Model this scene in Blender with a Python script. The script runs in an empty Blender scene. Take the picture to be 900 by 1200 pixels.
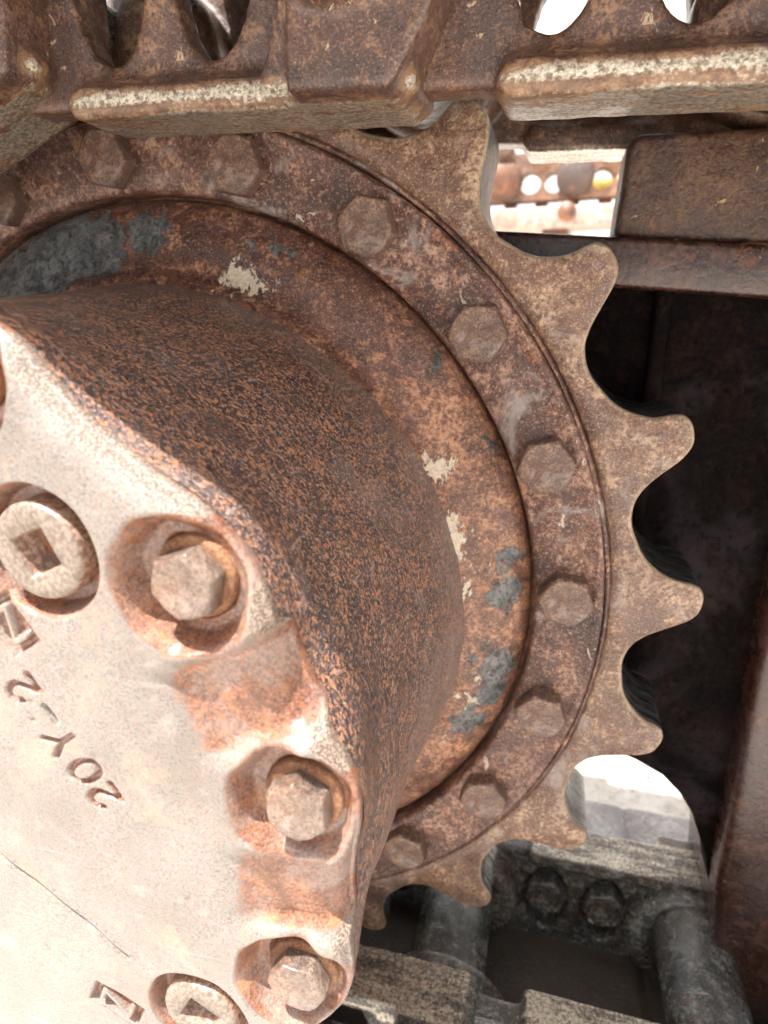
import bpy, bmesh, math, random
import numpy as np
from mathutils import Vector, Matrix
random.seed(7)
S = 0.256          # metres per layout unit (one unit = radius of the sprocket bolt circle)
H = 0.40           # height of the sprocket axle above the ground
C = bpy.context.scene.collection
sc = bpy.context.scene
PI = math.pi
R = math.radians

# ------------------------------------------------------------------ camera
Rm = ((0.96497223, 0.01587897, 0.26187106), (0.06853683, 0.94824641, -0.31005072), (-0.25324158, 0.31713815, 0.91394316))
cp = (0.9393966537, -0.6786483576, -1.3312834904)
def wv(v): return Vector((v[0], v[2], -v[1]))          # layout frame (right, down, away) -> world
cam = bpy.data.objects.new('camera', bpy.data.cameras.new('camera'))
C.objects.link(cam)
xr, yd, zf = (wv(r) for r in Rm)
M3 = Matrix((xr, -yd, -zf)).transposed()
cam.matrix_world = Matrix.Translation(wv(cp) * S + Vector((0, 0, H))) @ M3.to_4x4()
cam.data.sensor_fit = 'HORIZONTAL'
cam.data.sensor_width = 36
cam.data.lens = 717.18 / 900 * 36
cam.data.clip_start = 0.01
cam.data.clip_end = 2000
cam.data.dof.use_dof = True
cam.data.dof.focus_distance = 0.265
cam.data.dof.aperture_fstop = 13.0
sc.camera = cam
# ------------------------------------------------------------------ light
w = bpy.data.worlds.new('World'); sc.world = w; w.use_nodes = True
nt = w.node_tree; bg = nt.nodes['Background']
sky = nt.nodes.new('ShaderNodeTexSky'); sky.sky_type = 'NISHITA'; sky.sun_disc = False
SUN = Vector((-0.17, -0.25, 1.0)).normalized()        # towards the sun
el = math.asin(SUN.z); az = math.atan2(SUN.x, SUN.y)
sky.sun_elevation = el; sky.sun_rotation = az
sky.dust_density = 7.0; sky.air_density = .8; sky.ozone_density = .3
hs = nt.nodes.new('ShaderNodeHueSaturation'); hs.inputs['Saturation'].default_value = .35; hs.inputs['Value'].default_value = .85   # thin bright haze over the whole sky
nt.links.new(sky.outputs[0], hs.inputs['Color']); nt.links.new(hs.outputs[0], bg.inputs[0]); bg.inputs[1].default_value = 0.115
sl = bpy.data.lights.new('sun', 'SUN'); sl.energy = 5.0; sl.angle = R(0.6); sl.color = (1.0, 0.97, 0.93)
so = bpy.data.objects.new('sun', sl); C.objects.link(so)
so.rotation_euler = SUN.to_track_quat('Z', 'Y').to_euler()
so.location = (0, 0, 3)
sc.view_settings.view_transform = 'Standard'; sc.view_settings.look = 'None'
sc.view_settings.exposure = 1.56; sc.view_settings.gamma = 1
sc.view_settings.use_curve_mapping = False

# ------------------------------------------------------------------ helpers
def P(x, y, d): return (x * S, -d * S, H - y * S)

def tag(o, label=None, cat=None, group=None, kind=None):
    if label: o['label'] = label
    if cat: o['category'] = cat
    if group: o['group'] = group
    if kind: o['kind'] = kind
    return o

def empty(name, loc, label, cat, group=None):
    o = bpy.data.objects.new(name, None); C.objects.link(o)
    o.location = loc; o.empty_display_size = 0.02
    return tag(o, label, cat, group)

def origin(o):
    v = Vector((0, 0, 0))
    while o: v += o.location; o = o.parent
    return v

def mesh(name, verts, faces, mat, smooth=True, sub=None):
    me = bpy.data.meshes.new(name)
    v = np.asarray(verts, dtype=float)
    if sub is not None: v = v - np.array(sub)
    me.from_pydata([tuple(q) for q in v], [], faces)
    me.materials.append(mat)
    me.polygons.foreach_set('use_smooth', [smooth] * len(me.polygons))
    me.update()
    return me

def link(name, me, parent=None, loc=(0, 0, 0), rot=None):
    o = bpy.data.objects.new(name, me); C.objects.link(o)
    o.parent = parent; o.location = loc
    if rot is not None: o.rotation_euler = rot
    return o

def part(name, verts, faces, mat, parent=None, smooth=True):
    """verts in world metres"""
    og = origin(parent) if parent else Vector((0, 0, 0))
    return link(name, mesh(name, verts, faces, mat, smooth, tuple(og)), parent)

def bevel(o, wdt, seg=3, ang=30):
    b = o.modifiers.new('bevel', 'BEVEL'); b.width = wdt; b.segments = seg; b.limit_method = 'ANGLE'; b.angle_limit = R(ang)
    b.harden_normals = False
    return o

def fixn(me):
    bm = bmesh.new(); bm.from_mesh(me); bmesh.ops.recalc_face_normals(bm, faces=bm.faces); bm.to_mesh(me); bm.free()

def prism(name, poly, d0, d1, mat, parent=None, bev=0.0, seg=3, smooth=True):
    """poly of layout (x, y) extruded from d0 (far) to d1 (near)"""
    n = len(poly)
    v = [P(x, y, d0) for x, y in poly] + [P(x, y, d1) for x, y in poly]
    f = [tuple(range(n)), tuple(range(2 * n - 1, n - 1, -1))] + [(i, i + n, (i + 1) % n + n, (i + 1) % n) for i in range(n)]
    o = part(name, v, f, mat, parent, smooth); fixn(o.data)
    if bev: bevel(o, bev, seg)
    return o

def box(name, x0, x1, y0, y1, d0, d1, mat, parent=None, bev=0.0, seg=3):
    return prism(name, [(x0, y0), (x1, y0), (x1, y1), (x0, y1)], d0, d1, mat, parent, bev, seg)

def lathe(name, prof, mat, parent=None, n=256, closed=False, wob=0.0, cx=0, cy=0):
    """prof: list of layout (r, d); axis through (cx, cy)"""
    v, f = [], []
    m = len(prof)
    for i in range(n):
        a = 2 * PI * i / n
        for k, (r, d) in enumerate(prof):
            rr = r + wob * math.sin(a * 5 + k * .3) * .5 + wob * math.sin(a * 13 + 1 + k * .5) * .3
            v.append(P(cx + rr * math.cos(a), cy + rr * math.sin(a), d))
    mm = m if closed else m - 1
    for i in range(n):
        j = (i + 1) % n
        for k in range(mm):
            q = (k + 1) % m
            f.append((i * m + k, i * m + q, j * m + q, j * m + k))
    o = part(name, v, f, mat, parent); fixn(o.data)
    return o

def spline(pts, n=6):
    """closed Catmull-Rom"""
    out = []; N = len(pts)
    for i in range(N):
        p0, p1, p2, p3 = (np.array(pts[(i + k) % N], float) for k in (-1, 0, 1, 2))
        for j in range(n):
            t = j / n
            out.append(tuple(0.5 * ((2 * p1) + (-p0 + p2) * t + (2 * p0 - 5 * p1 + 4 * p2 - p3) * t * t + (-p0 + 3 * p1 - 3 * p2 + p3) * t ** 3)))
    return out

# ------------------------------------------------------------------ materials
class MT:
    def __init__(s, name):
        s.m = bpy.data.materials.new(name); s.m.use_nodes = True
        s.t = s.m.node_tree; s.b = s.t.nodes['Principled BSDF']
        s.tc = s.t.nodes.new('ShaderNodeTexCoord').outputs['Object']
    def n(s, k): return s.t.nodes.new(k)
    def l(s, a, b):
        if isinstance(a, (int, float)): b.default_value = (a, a, a, 1) if b.type == 'RGBA' else a
        elif isinstance(a, tuple): b.default_value = a if len(a) == 4 else (*a, 1) if b.type == 'RGBA' else a
        else: s.t.links.new(a, b)
    def vec(s, scale=(1, 1, 1), rot=(0, 0, 0), loc=(0, 0, 0), src=None):
        q = s.n('ShaderNodeMapping'); s.l(src or s.tc, q.inputs[0])
        q.inputs['Location'].default_value = loc; q.inputs['Rotation'].default_value = rot; q.inputs['Scale'].default_value = scale
        return q.outputs[0]
    def noise(s, sc_, det=4, rough=.6, vec=None, dist=0.0, col=False):
        q = s.n('ShaderNodeTexNoise'); s.l(vec or s.tc, q.inputs['Vector'])
        q.inputs['Scale'].default_value = sc_; q.inputs['Detail'].default_value = det
        q.inputs['Roughness'].default_value = rough; q.inputs['Distortion'].default_value = dist
        return q.outputs['Color' if col else 'Fac']
    def vor(s, sc_, vec=None, feat='F1', out='Distance'):
        q = s.n('ShaderNodeTexVoronoi'); q.feature = feat; s.l(vec or s.tc, q.inputs['Vector']); q.inputs['Scale'].default_value = sc_
        return q.outputs[out]
    def ramp(s, f, a, b, va=0.0, vb=1.0):
        q = s.n('ShaderNodeMapRange'); s.l(f, q.inputs[0]); q.interpolation_type = 'SMOOTHSTEP'
        for i, x in zip((1, 2, 3, 4), (a, b, va, vb)): q.inputs[i].default_value = x
        return q.outputs[0]
    def math(s, op, a, b=0.0):
        q = s.n('ShaderNodeMath'); q.operation = op; s.l(a, q.inputs[0]); s.l(b, q.inputs[1]); return q.outputs[0]
    def mix(s, f, a, b, mode='MIX'):
        q = s.n('ShaderNodeMix'); q.data_type = 'RGBA'; q.blend_type = mode
        s.l(f, q.inputs[0]); s.l(a, q.inputs[6]); s.l(b, q.inputs[7]); return q.outputs[2]
    def attr(s, name):
        q = s.n('ShaderNodeAttribute'); q.attribute_name = name; return q.outputs['Fac']
    def blobs(s, pts, dist_noise, amp):
        """patches with a ragged edge round given object-space points: (x, y, z, r)"""
        out = None
        for (x, y, z, r) in pts:
            q = s.n('ShaderNodeVectorMath'); q.operation = 'DISTANCE'; s.l(s.tc, q.inputs[0]); q.inputs[1].default_value = (x, y, z)
            dd = s.math('ADD', q.outputs['Value'], s.math('MULTIPLY', s.math('SUBTRACT', dist_noise, .5), amp))
            k = s.ramp(dd, r - .0012, r, 1, 0)
            out = k if out is None else s.math('MAXIMUM', out, k)
        return out
    def bump(s, h, dist, strength=1.0, prev=None):
        q = s.n('ShaderNodeBump'); q.inputs['Distance'].default_value = dist; q.inputs['Strength'].default_value = strength
        s.l(h, q.inputs['Height'])
        if prev: s.l(prev, q.inputs['Normal'])
        return q.outputs[0]
    coat = 0.0
    def out(s, col, rough, metal=0.0, nrm=None, spec=.5):
        s.b.inputs['Coat Weight'].default_value = s.coat; s.b.inputs['Coat Roughness'].default_value = .24
        s.l(col, s.b.inputs['Base Color']); s.l(rough, s.b.inputs['Roughness']); s.l(metal, s.b.inputs['Metallic'])
        s.b.inputs['Specular IOR Level'].default_value = spec
        if nrm: s.l(nrm, s.b.inputs['Normal'])
        return s.m

def rust(name, dark, mid, light, fleck=None, k=1.0, rough=(.5, .8), bias=0.0, bumpd=.0012, extra=None, spec=.5, metal=0.0, streak=None, graypatch=.0, orange=1.0):
    """mottled corroded steel: large patches, medium blotches, fine speckle, pitted relief"""
    q = MT(name); q.coat = {'flange_rust': .30, 'ring_rust': .18, 'tooth_rust': .35, 'link_rust': .35, 'link_greasy': .5, 'bolt_rust': .25, 'bolt_pale': .4, 'frame_brown': .3}.get(name, 0.0)
    GK = .84
    dark, mid, light = (tuple(x * GK for x in c_) for c_ in (dark, mid, light))
    v0 = q.vec(loc=(random.random() * 5, random.random() * 5, random.random() * 5))
    big = q.noise(30 * k, 6, .66, v0, .3)
    med = q.noise(110 * k, 6, .72, v0, .4)
    fine = q.noise(430 * k, 4, .7, v0)
    spk = q.noise(900 * k, 2, .6, v0)
    c = q.mix(q.ramp(q.math('ADD', q.math('MULTIPLY', big, .7), q.math('MULTIPLY', med, .3)), .36 - bias, .60 - bias), dark, mid)
    wide = q.noise(11 * k, 4, .6, q.vec(loc=(8, 3, 6)), .4)
    c = q.mix(q.math('MULTIPLY', q.ramp(wide, .42, .62), .55 * orange), c, q.mix(q.ramp(med, .35, .65), (.17, .055, .022), (.36, .145, .055)))
    c = q.mix(q.math('MULTIPLY', q.ramp(q.math('ADD', q.math('MULTIPLY', big, .30), q.math('ADD', q.math('MULTIPLY', med, .40), q.math('MULTIPLY', fine, .30))), .50, .60), .85), c, light)
    mott = q.noise(44 * k, 6, .75, q.vec(loc=(4, 4, 2)), .8)
    c = q.mix(q.math('MULTIPLY', q.ramp(mott, .54, .68), .5), c, tuple(x * .5 for x in dark))
    vo = q.noise(85 * k, 5, .75, q.vec(loc=(5, 1, 9)), .7)
    c = q.mix(q.math('MULTIPLY', q.ramp(vo, .60, .66), .65 * min(1, orange * 2)), c, (.40, .135, .035))
    c = q.mix(q.math('MULTIPLY', q.ramp(vo, .30, .36, 1, 0), .6 * min(1, orange * 2)), c, (.030, .016, .015))
    run = q.noise(60 * k, 4, .6, q.vec(loc=(1, 7, 2), scale=(1, 1, .16)))
    c = q.mix(q.math('MULTIPLY', q.ramp(run, .55, .70), .35), c, tuple(x * .8 for x in dark))
    pur = q.noise(19 * k, 4, .6, q.vec(loc=(2, 8, 8)), .6)
    c = q.mix(q.math('MULTIPLY', q.ramp(pur, .48, .66), .38), c, tuple(.5 * x + y for x, y in zip(mid, (.045, .035, .040))))
    c = q.mix(q.math('MULTIPLY', q.ramp(spk, .5, .75), .45), c, tuple(min(1, x * 1.5) for x in light))
    c = q.mix(q.math('MULTIPLY', q.ramp(fine, .34, .46, 1, 0), .75), c, tuple(x * .6 for x in dark))
    if graypatch:
        g = q.noise(26 * k, 6, .65, q.vec(loc=(3.1, 1.7, .4)), .5)
        c = q.mix(q.math('MULTIPLY', q.ramp(g, .56, .66), graypatch), c, (.36, .31, .285))
    if fleck:
        fl = q.noise(95 * k, 5, .7, q.vec(loc=(7, 2, 1)), .8)
        c = q.mix(q.ramp(fl, .64, .68), c, fleck)
    rg = q.ramp(med, .3, .7, rough[0] - .06, rough[1] - .06)
    nrm = q.bump(med, bumpd * 2.2, .75)
    nrm = q.bump(fine, bumpd * .7, .9, nrm)
    if extra: c, rg, nrm, metal = extra(q, c, rg, nrm, metal, med, fine)
    return q.out(c, rg, metal, nrm, spec)

def OP(x, y, d): return (x * S, -d * S, -y * S)        # object-space point for things whose origin is the axle centre

# cover: pale worn casting, orange rust settled in the pockets and engravings
def m_cover():
    q = MT('worn_cast_cover'); q.coat = .55
    rm = q.attr('rust'); em = q.attr('rimband')
    big = q.noise(18, 4, .6); med = q.noise(90, 6, .7, None, .3); fine = q.noise(760, 4, .8); spk = q.noise(1300, 2, .6)
    base = q.mix(q.ramp(big, .35, .65), (.168, .143, .124), (.235, .206, .182))
    base = q.mix(q.math('MULTIPLY', q.ramp(fine, .48, .57), .75), base, (.20, .130, .090))
    base = q.mix(q.math('MULTIPLY', q.ramp(spk, .53, .61), .7), base, (.075, .06, .06))
    base = q.mix(q.math('MULTIPLY', q.ramp(med, .55, .7), .35), base, (.38, .30, .27))
    stn = q.noise(34, 6, .72, q.vec(loc=(2, 2, 7)), .7)
    base = q.mix(q.math('MULTIPLY', q.ramp(stn, .52, .66), .55), base, q.mix(q.ramp(fine, .4, .6), (.26, .15, .095), (.44, .31, .22)))
    base = q.mix(q.math('MULTIPLY', q.ramp(stn, .30, .42, 1, 0), .4), base, (.34, .30, .265))
    scr = q.noise(55, 3, .5, q.vec(scale=(.15, 1, 6), rot=(0, .35, 0)))
    scr2 = q.noise(160, 2, .5, q.vec(scale=(7, 1, .12), rot=(0, -.25, 0)))
    base = q.mix(q.math('MULTIPLY', q.ramp(scr2, .66, .72), .5), base, (.20, .15, .13))
    base = q.mix(q.math('MULTIPLY', q.ramp(scr, .68, .74), .3), base, (.60, .52, .44))
    rimc = q.mix(q.ramp(spk, .44, .58), (.11, .070, .058), q.mix(q.ramp(fine, .4, .6), (.30, .22, .16), (.42, .33, .25)))
    emk = q.ramp(q.math('ADD', em, q.math('MULTIPLY', q.math('SUBTRACT', med, .5), .8)), .15, .75)
    base = q.mix(q.math('MULTIPLY', emk, .9), base, rimc)
    ru = q.mix(q.ramp(fine, .40, .58), (.085, .026, .010), (.27, .088, .030))
    ru = q.mix(q.ramp(med, .5, .68), ru, (.36, .145, .052))
    ru = q.mix(q.math('MULTIPLY', q.ramp(spk, .52, .68), .5), ru, (.30, .24, .22))
    ru = q.mix(q.math('MULTIPLY', q.ramp(stn, .46, .60), .6), ru, q.mix(q.ramp(fine, .4, .6), (.20, .14, .13), (.34, .24, .19)))
    ru = q.mix(q.math('MULTIPLY', q.ramp(stn, .36, .44, 1, 0), .6), ru, (.10, .035, .016))
    mask = q.ramp(q.math('ADD', rm, q.math('MULTIPLY', q.math('SUBTRACT', q.math('ADD', q.math('MULTIPLY', med, .6), q.math('MULTIPLY', fine, .4)), .5), 1.1)), .35, .62)
    c = q.mix(mask, base, ru)
    n1 = q.bump(fine, .0007, .9); n1 = q.bump(med, .0016, .55, n1)
    rg = q.mix(mask, q.ramp(med, .3, .7, .26, .42), q.ramp(stn, .3, .6, .7, .38))
    return q.out(c, rg, 0.0, n1, .6)

def m_cyl():
    q = MT('pitted_dark_casting'); q.coat = .22
    v0 = q.vec(loc=(1, 2, 3)); nrmz = None
    big = q.noise(16, 4, .6, v0); med = q.noise(80, 5, .65, v0); f1 = q.noise(500, 4, .76, v0, .4); f2 = q.noise(420, 4, .72, q.vec(loc=(5, 5, 5)), .3)
    f3 = q.noise(800, 2, .6)
    c = q.mix(q.ramp(big, .35, .65), (.034, .021, .023), (.085, .048, .043))
    c = q.mix(q.ramp(q.math('ADD', q.math('MULTIPLY', f1, .8), q.math('MULTIPLY', med, .2)), .505, .550), c, (.48, .20, .085))
    c = q.mix(q.math('MULTIPLY', q.ramp(f2, .40, .46, 1, 0), .95), c, (.018, .013, .015))
    c = q.mix(q.math('MULTIPLY', q.ramp(f3, .57, .66), .8), c, (.42, .31, .27))
    c = q.mix(q.math('MULTIPLY', q.ramp(q.noise(34, 4, .6, q.vec(loc=(9, 1, 4))), .58, .72), .30), c, (.30, .23, .23))
    ys_ = q.n('ShaderNodeSeparateXYZ'); q.l(q.tc, ys_.inputs[0])
    base_grey = q.math('MULTIPLY', q.ramp(q.math('ADD', ys_.outputs['Y'], q.math('MULTIPLY', q.math('SUBTRACT', big, .5), .06)), -.065, -.015), .30)  # greyer towards the base, with a noise-broken edge
    c = q.mix(base_grey, c, q.mix(f3, (.14, .10, .09), (.34, .26, .24)))
    dirt = q.noise(9, 5, .65, q.vec(loc=(2, 6, 1)), .5)
    c = q.mix(q.math('MULTIPLY', q.ramp(dirt, .50, .66), .25), c, q.mix(f3, (.20, .15, .14), (.42, .33, .29)))
    c = q.mix(q.math('MULTIPLY', q.ramp(dirt, .34, .46, 1, 0), .45), c, (.07, .030, .018))
    scr = q.noise(45, 2, .5, q.vec(scale=(1, 9, .3), rot=(.3, 0, 0)))
    c = q.mix(q.math('MULTIPLY', q.ramp(scr, .68, .72), .55), c, (.46, .32, .24))
    scb = q.noise(38, 2, .5, q.vec(scale=(.4, 1, 8), rot=(0, .5, .4), loc=(4, 4, 4)))
    c = q.mix(q.math('MULTIPLY', q.ramp(scb, .69, .72), .45), c, (.42, .34, .30))
    n1 = q.bump(f1, .0016, 1.0); n1 = q.bump(med, .0012, .4, n1)
    return q.out(c, q.ramp(f1, .35, .6, .28, .55), 0.0, n1, .9)

blue_pts = [OP(.80, -.45, .03) + (.008,), OP(.83, -.40, .03) + (.011,), OP(.882, -.13, .03) + (.011,), OP(.875, -.04, .03) + (.013,), OP(.86, .16, .03) + (.016,), OP(.84, .25, .03) + (.014,),
            OP(-.24, -.82, .03) + (.034,), OP(-.10, -.82, .03) + (.022,), OP(.03, -.84, .0) + (.014,), OP(.30, -.85, .03) + (.010,), OP(.35, -.80, .03) + (.008,), OP(-.42, -.75, .03) + (.036,), OP(.80, .33, .03) + (.012,), OP(.70, -.58, .03) + (.009,)]
cream_pts = [OP(.708, -.344, .04) + (.0080,), OP(.742, -.215, .04) + (.0065,), OP(.752, -.18, .04) + (.0070,), OP(.762, -.13, .04) + (.0050,), OP(.768, -.06, .04) + (.0040,), OP(.262, -.745, .04) + (.0085,), OP(.31, -.725, .04) + (.006,),
             OP(.80, .20, .03) + (.004,), OP(.79, .26, .03) + (.005,), OP(.80, -.10, .05) + (.003,), OP(.55, -.66, .05) + (.003,)]
def flange_extra(q, c, rg, nrm, metal, med, fine):
    dn = q.noise(75, 6, .75, q.vec(loc=(2, 9, 5)), .6)
    bl = q.blobs(blue_pts, dn, .055)
    bl = q.math('MULTIPLY', bl, q.ramp(fine, .36, .44))
    zz = q.n('ShaderNodeSeparateXYZ'); q.l(q.tc, zz.inputs[0])
    og = q.math('MULTIPLY', q.ramp(zz.outputs['X'], .10, .24), q.ramp(med, .38, .56))
    c = q.mix(q.math('MULTIPLY', og, .30), c, q.mix(q.ramp(fine, .4, .6), (.36, .14, .055), (.62, .33, .18)))
    c = q.mix(q.math('MULTIPLY', bl, .85), c, q.mix(q.ramp(med, .4, .6), (.045, .065, .070), (.13, .155, .165)))
    dn2 = q.noise(120, 5, .75, q.vec(loc=(6, 3, 8), scale=(1, 1, .6)), .5)
    cr = q.blobs(cream_pts, dn2, .050)
    cr = q.math('MAXIMUM', cr, q.ramp(q.noise(70, 5, .75, q.vec(loc=(3, 3, 3)), .6), .685, .695))
    c = q.mix(cr, c, q.mix(q.ramp(fine, .4, .6), (.62, .52, .40), (.50, .40, .30)))
    h = q.math('ADD', q.math('MULTIPLY', bl, .4), cr)
    return c, q.mix(bl, rg, .16), q.bump(h, .0010, .9, nrm), metal

def worn_low(*a): return worn(*a, tan=.12)
def worn(q, c, rg, nrm, metal, med, fine, tan=.5):
    """bare polished steel where the attribute 'wear' says the part has rubbed"""
    wm = q.attr('wear')
    v = q.math('ADD', q.math('MULTIPLY', q.noise(120, 5, .75, q.vec(scale=(.15, 1, 1))), .6), q.math('MULTIPLY', q.noise(35, 4, .7, q.vec(scale=(.7, 1, 1), loc=(3, 1, 2))), .4))
    k2 = q.ramp(q.math('ADD', wm, q.math('MULTIPLY', q.math('SUBTRACT', med, .5), .6)), .05, .40)
    c = q.mix(q.math('MULTIPLY', k2, tan), c, q.mix(q.ramp(med, .38, .62), (.15, .062, .026), (.33, .20, .10)))
    k = q.ramp(q.math('ADD', wm, q.math('MULTIPLY', q.math('SUBTRACT', q.math('ADD', q.math('MULTIPLY', v, .75), q.math('MULTIPLY', fine, .25)), .5), 3.6)), .50, .95)
    c = q.mix(k, c, q.mix(q.ramp(fine, .35, .6), (.20, .17, .13), (.60, .54, .44)))
    return c, q.mix(k, rg, .30), nrm, q.mix(k, 0.0, .75)

def tooth_extra(q, c, rg, nrm, metal, med, fine):
    wm = q.attr('wear')
    k = q.ramp(q.math('ADD', wm, q.math('MULTIPLY', q.math('SUBTRACT', med, .5), .9)), .35, .8)
    c = q.mix(q.math('MULTIPLY', k, .75), c, q.mix(q.ramp(fine, .35, .65), (.36, .25, .165), (.50, .39, .27)))
    return c, q.mix(k, rg, .42), nrm, q.mix(k, 0.0, .25)

def seat_extra(q, c, rg, nrm, metal, med, fine):
    st = q.noise(150, 4, .6, q.vec(scale=(.25, 3.5, .25)))
    c = q.mix(q.ramp(st, .40, .62), (.018, .021, .026), (.20, .20, .19))
    return c, q.ramp(st, .3, .7, .16, .32), nrm, 0.75

M = {}
M['cover'] = m_cover()
M['cyl'] = m_cyl()
M['flange'] = rust('flange_rust', (.040, .017, .015), (.145, .058, .040), (.56, .29, .17), k=1.0, orange=.35, extra=flange_extra, rough=(.34, .62))
M['ring'] = rust('ring_rust', (.034, .014, .012), (.150, .058, .040), (.52, .32, .22), fleck=(.50, .40, .32), k=.95, orange=.35, graypatch=.6, rough=(.34, .64))
M['tooth'] = rust('tooth_rust', (.085, .038, .026), (.225, .120, .078), (.58, .40, .26), k=1.0, orange=.3, graypatch=.5, extra=tooth_extra, rough=(.38, .65))
M['seat'] = rust('polished_seat', (.10, .07, .05), (.2, .15, .1), (.3, .25, .2), extra=seat_extra)
M['bolt'] = rust('bolt_rust', (.055, .030, .024), (.14, .080, .058), (.40, .25, .16), k=2.0, orange=.4, graypatch=.4, rough=(.4, .7), bumpd=.0008)
M['bolt_pale'] = rust('bolt_pale', (.055, .034, .026), (.15, .10, .075), (.34, .25, .18), k=2.0, graypatch=.3, rough=(.4, .65), bumpd=.001)
M['washer'] = rust('washer_rust', (.16, .06, .028), (.36, .16, .07), (.48, .26, .13), k=2.0, rough=(.5, .8))
M['linkm'] = rust('link_rust', (.045, .024, .020), (.115, .058, .042), (.33, .19, .11), fleck=(.42, .30, .19), k=1.2, orange=.35, extra=worn, rough=(.30, .58), bumpd=.0008)
M['link_low'] = rust('link_greasy', (.016, .017, .015), (.060, .056, .044), (.30, .31, .28), orange=.3, fleck=(.34, .32, .27), k=1.2, extra=worn_low, rough=(.16, .42), bumpd=.0009)
M['frame'] = rust('frame_brown', (.020, .008, .006), (.050, .018, .012), (.11, .050, .034), orange=.15, k=.6, rough=(.20, .45), bumpd=.0006, spec=.5, fleck=(.20, .13, .09))
M['guard'] = rust('guard_brown', (.026, .011, .008), (.070, .028, .017), (.14, .075, .035), orange=.2, fleck=(.36, .25, .12), k=.9, rough=(.35, .6), bumpd=.0008)
M['near_black'] = rust('recess_black', (.0015, .001, .0013), (.004, .0022, .002), (.016, .008, .006), orange=.01, k=.6, rough=(.6, .85), bumpd=.001, spec=.05)  # near-black base colour for the parts inside the recess
def shoe_extra(q, c, rg, nrm, metal, med, fine):
    sx = q.n('ShaderNodeSeparateXYZ'); q.l(q.tc, sx.inputs[0])
    a = q.math('ADD', sx.outputs['Y'], q.math('MULTIPLY', q.math('SUBTRACT', med, .5), .05))
    k = q.math('MULTIPLY', q.ramp(a, -.10, -.08), q.ramp(a, .115, .13, 1, 0))     # oily dirt packed between the two link rows
    return q.mix(k, c, q.mix(med, (.018, .014, .011), (.085, .066, .048))), rg, nrm, metal
M['shoe'] = rust('shoe_steel', (.26, .24, .24), (.42, .40, .39), (.58, .55, .52), orange=.1, k=.7, rough=(.35, .65), extra=shoe_extra)

# ------------------------------------------------------------------ ground
def m_ground():
    q = MT('pale_packed_gravel')
    a = q.noise(3, 6, .65); b = q.noise(60, 5, .7); v = q.vor(120)
    c = q.mix(q.ramp(a, .35, .65), (.55, .50, .44), (.70, .66, .60))
    c = q.mix(q.math('MULTIPLY', q.ramp(b, .5, .7), .5), c, (.30, .26, .22))
    n1 = q.bump(b, .01, .6); n1 = q.bump(v, .004, .5, n1)
    return q.out(c, .9, 0.0, n1, .3)
gn = 64
gv, gf = [], []
for j in range(gn + 1):
    for i in range(gn + 1):
        u = (i / gn * 2 - 1); v_ = (j / gn * 2 - 1)
        x = math.copysign(abs(u) ** 3, u) * 400; y = math.copysign(abs(v_) ** 3, v_) * 400
        gv.append((x, y, -.004 * abs(math.sin(x * 3.1) * math.cos(y * 2.7))))
for j in range(gn):
    for i in range(gn):
        k = j * (gn + 1) + i
        gf.append((k, k + 1, k + gn + 2, k + gn + 1))
g = part('ground', gv, gf, m_ground()); g['kind'] = 'structure'
# loose stones on it (uncountable)
sv, sf = [], []
rs = np.random.RandomState(3)
for i in range(2600):
    x = rs.uniform(-.2, 3.0); y = rs.uniform(.1, 4.5); r = rs.uniform(.003, .012)
    b0 = len(sv)
    for t in range(5):
        a = t * 2 * PI / 5 + rs.rand()
        sv.append((x + r * math.cos(a), y + r * math.sin(a), -.001))
    for t in range(5):
        a = t * 2 * PI / 5 + rs.rand()
        sv.append((x + r * .6 * math.cos(a), y + r * .6 * math.sin(a), r * .7))
    sf += [(b0 + t, b0 + (t + 1) % 5, b0 + 5 + (t + 1) % 5, b0 + 5 + t) for t in range(5)] + [tuple(b0 + 5 + t for t in range(5))]
st = part('gravel', sv, sf, rust('stone', (.25, .22, .19), (.40, .36, .31), (.55, .5, .45)), None, False)
tag(st, 'loose pale gravel strewn over the packed ground', 'gravel', kind='stuff')

# ------------------------------------------------------------------ hex bolt prototypes (local: axis towards -Y, centre at origin)
def bolt_mesh(name, rad, h, mat, seed=0, dish=.06, flat=False):
    rs = np.random.RandomState(seed)
    n = 96; rings = []
    def hexr(a): return rad * math.cos(PI / 6) / math.cos(((a + PI / 6) % (PI / 3)) - PI / 6)
    def sup(a, k):   # k=0 hex, k=1 circle
        return hexr(a) * (1 - k) + rad * .90 * k
    prof = [(1.0, -.3, 0.02), (1.0, .80, 0.03), (.99, .88, .10), (.965, .94, .35), (.93, .985, .8), (.88, 1.0, 1.0), (.7, 1.0 - dish * .3, 1), (.45, 1.0 - dish, 1), (.2, 1.0 - dish * .6, 1)]
    v, f = [], []
    ph = rs.rand(8) * 6
    for (rr, z, k) in prof:
        for i in range(n):
            a = 2 * PI * i / n
            r = min(sup(a, k), rad * 1.0) * rr * (1 + .012 * math.sin(3 * a + ph[0]) + .008 * math.sin(7 * a + ph[1] + z * 2))
            zz = z * h + (h * .03 * math.sin(2 * a + ph[2]) if z > .5 else 0)
            v.append((r * math.cos(a), -zz, r * math.sin(a)))
    v.append((0, -h * (1 - dish * .4), 0))
    for k in range(len(prof) - 1):
        for i in range(n):
            j = (i + 1) % n
            f.append((k * n + i, k * n + j, (k + 1) * n + j, (k + 1) * n + i))
    k = len(prof) - 1
    for i in range(n): f.append((k * n + i, k * n + (i + 1) % n, len(v) - 1))
    me = mesh(name, v, f, mat); fixn(me)
    return me

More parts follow.
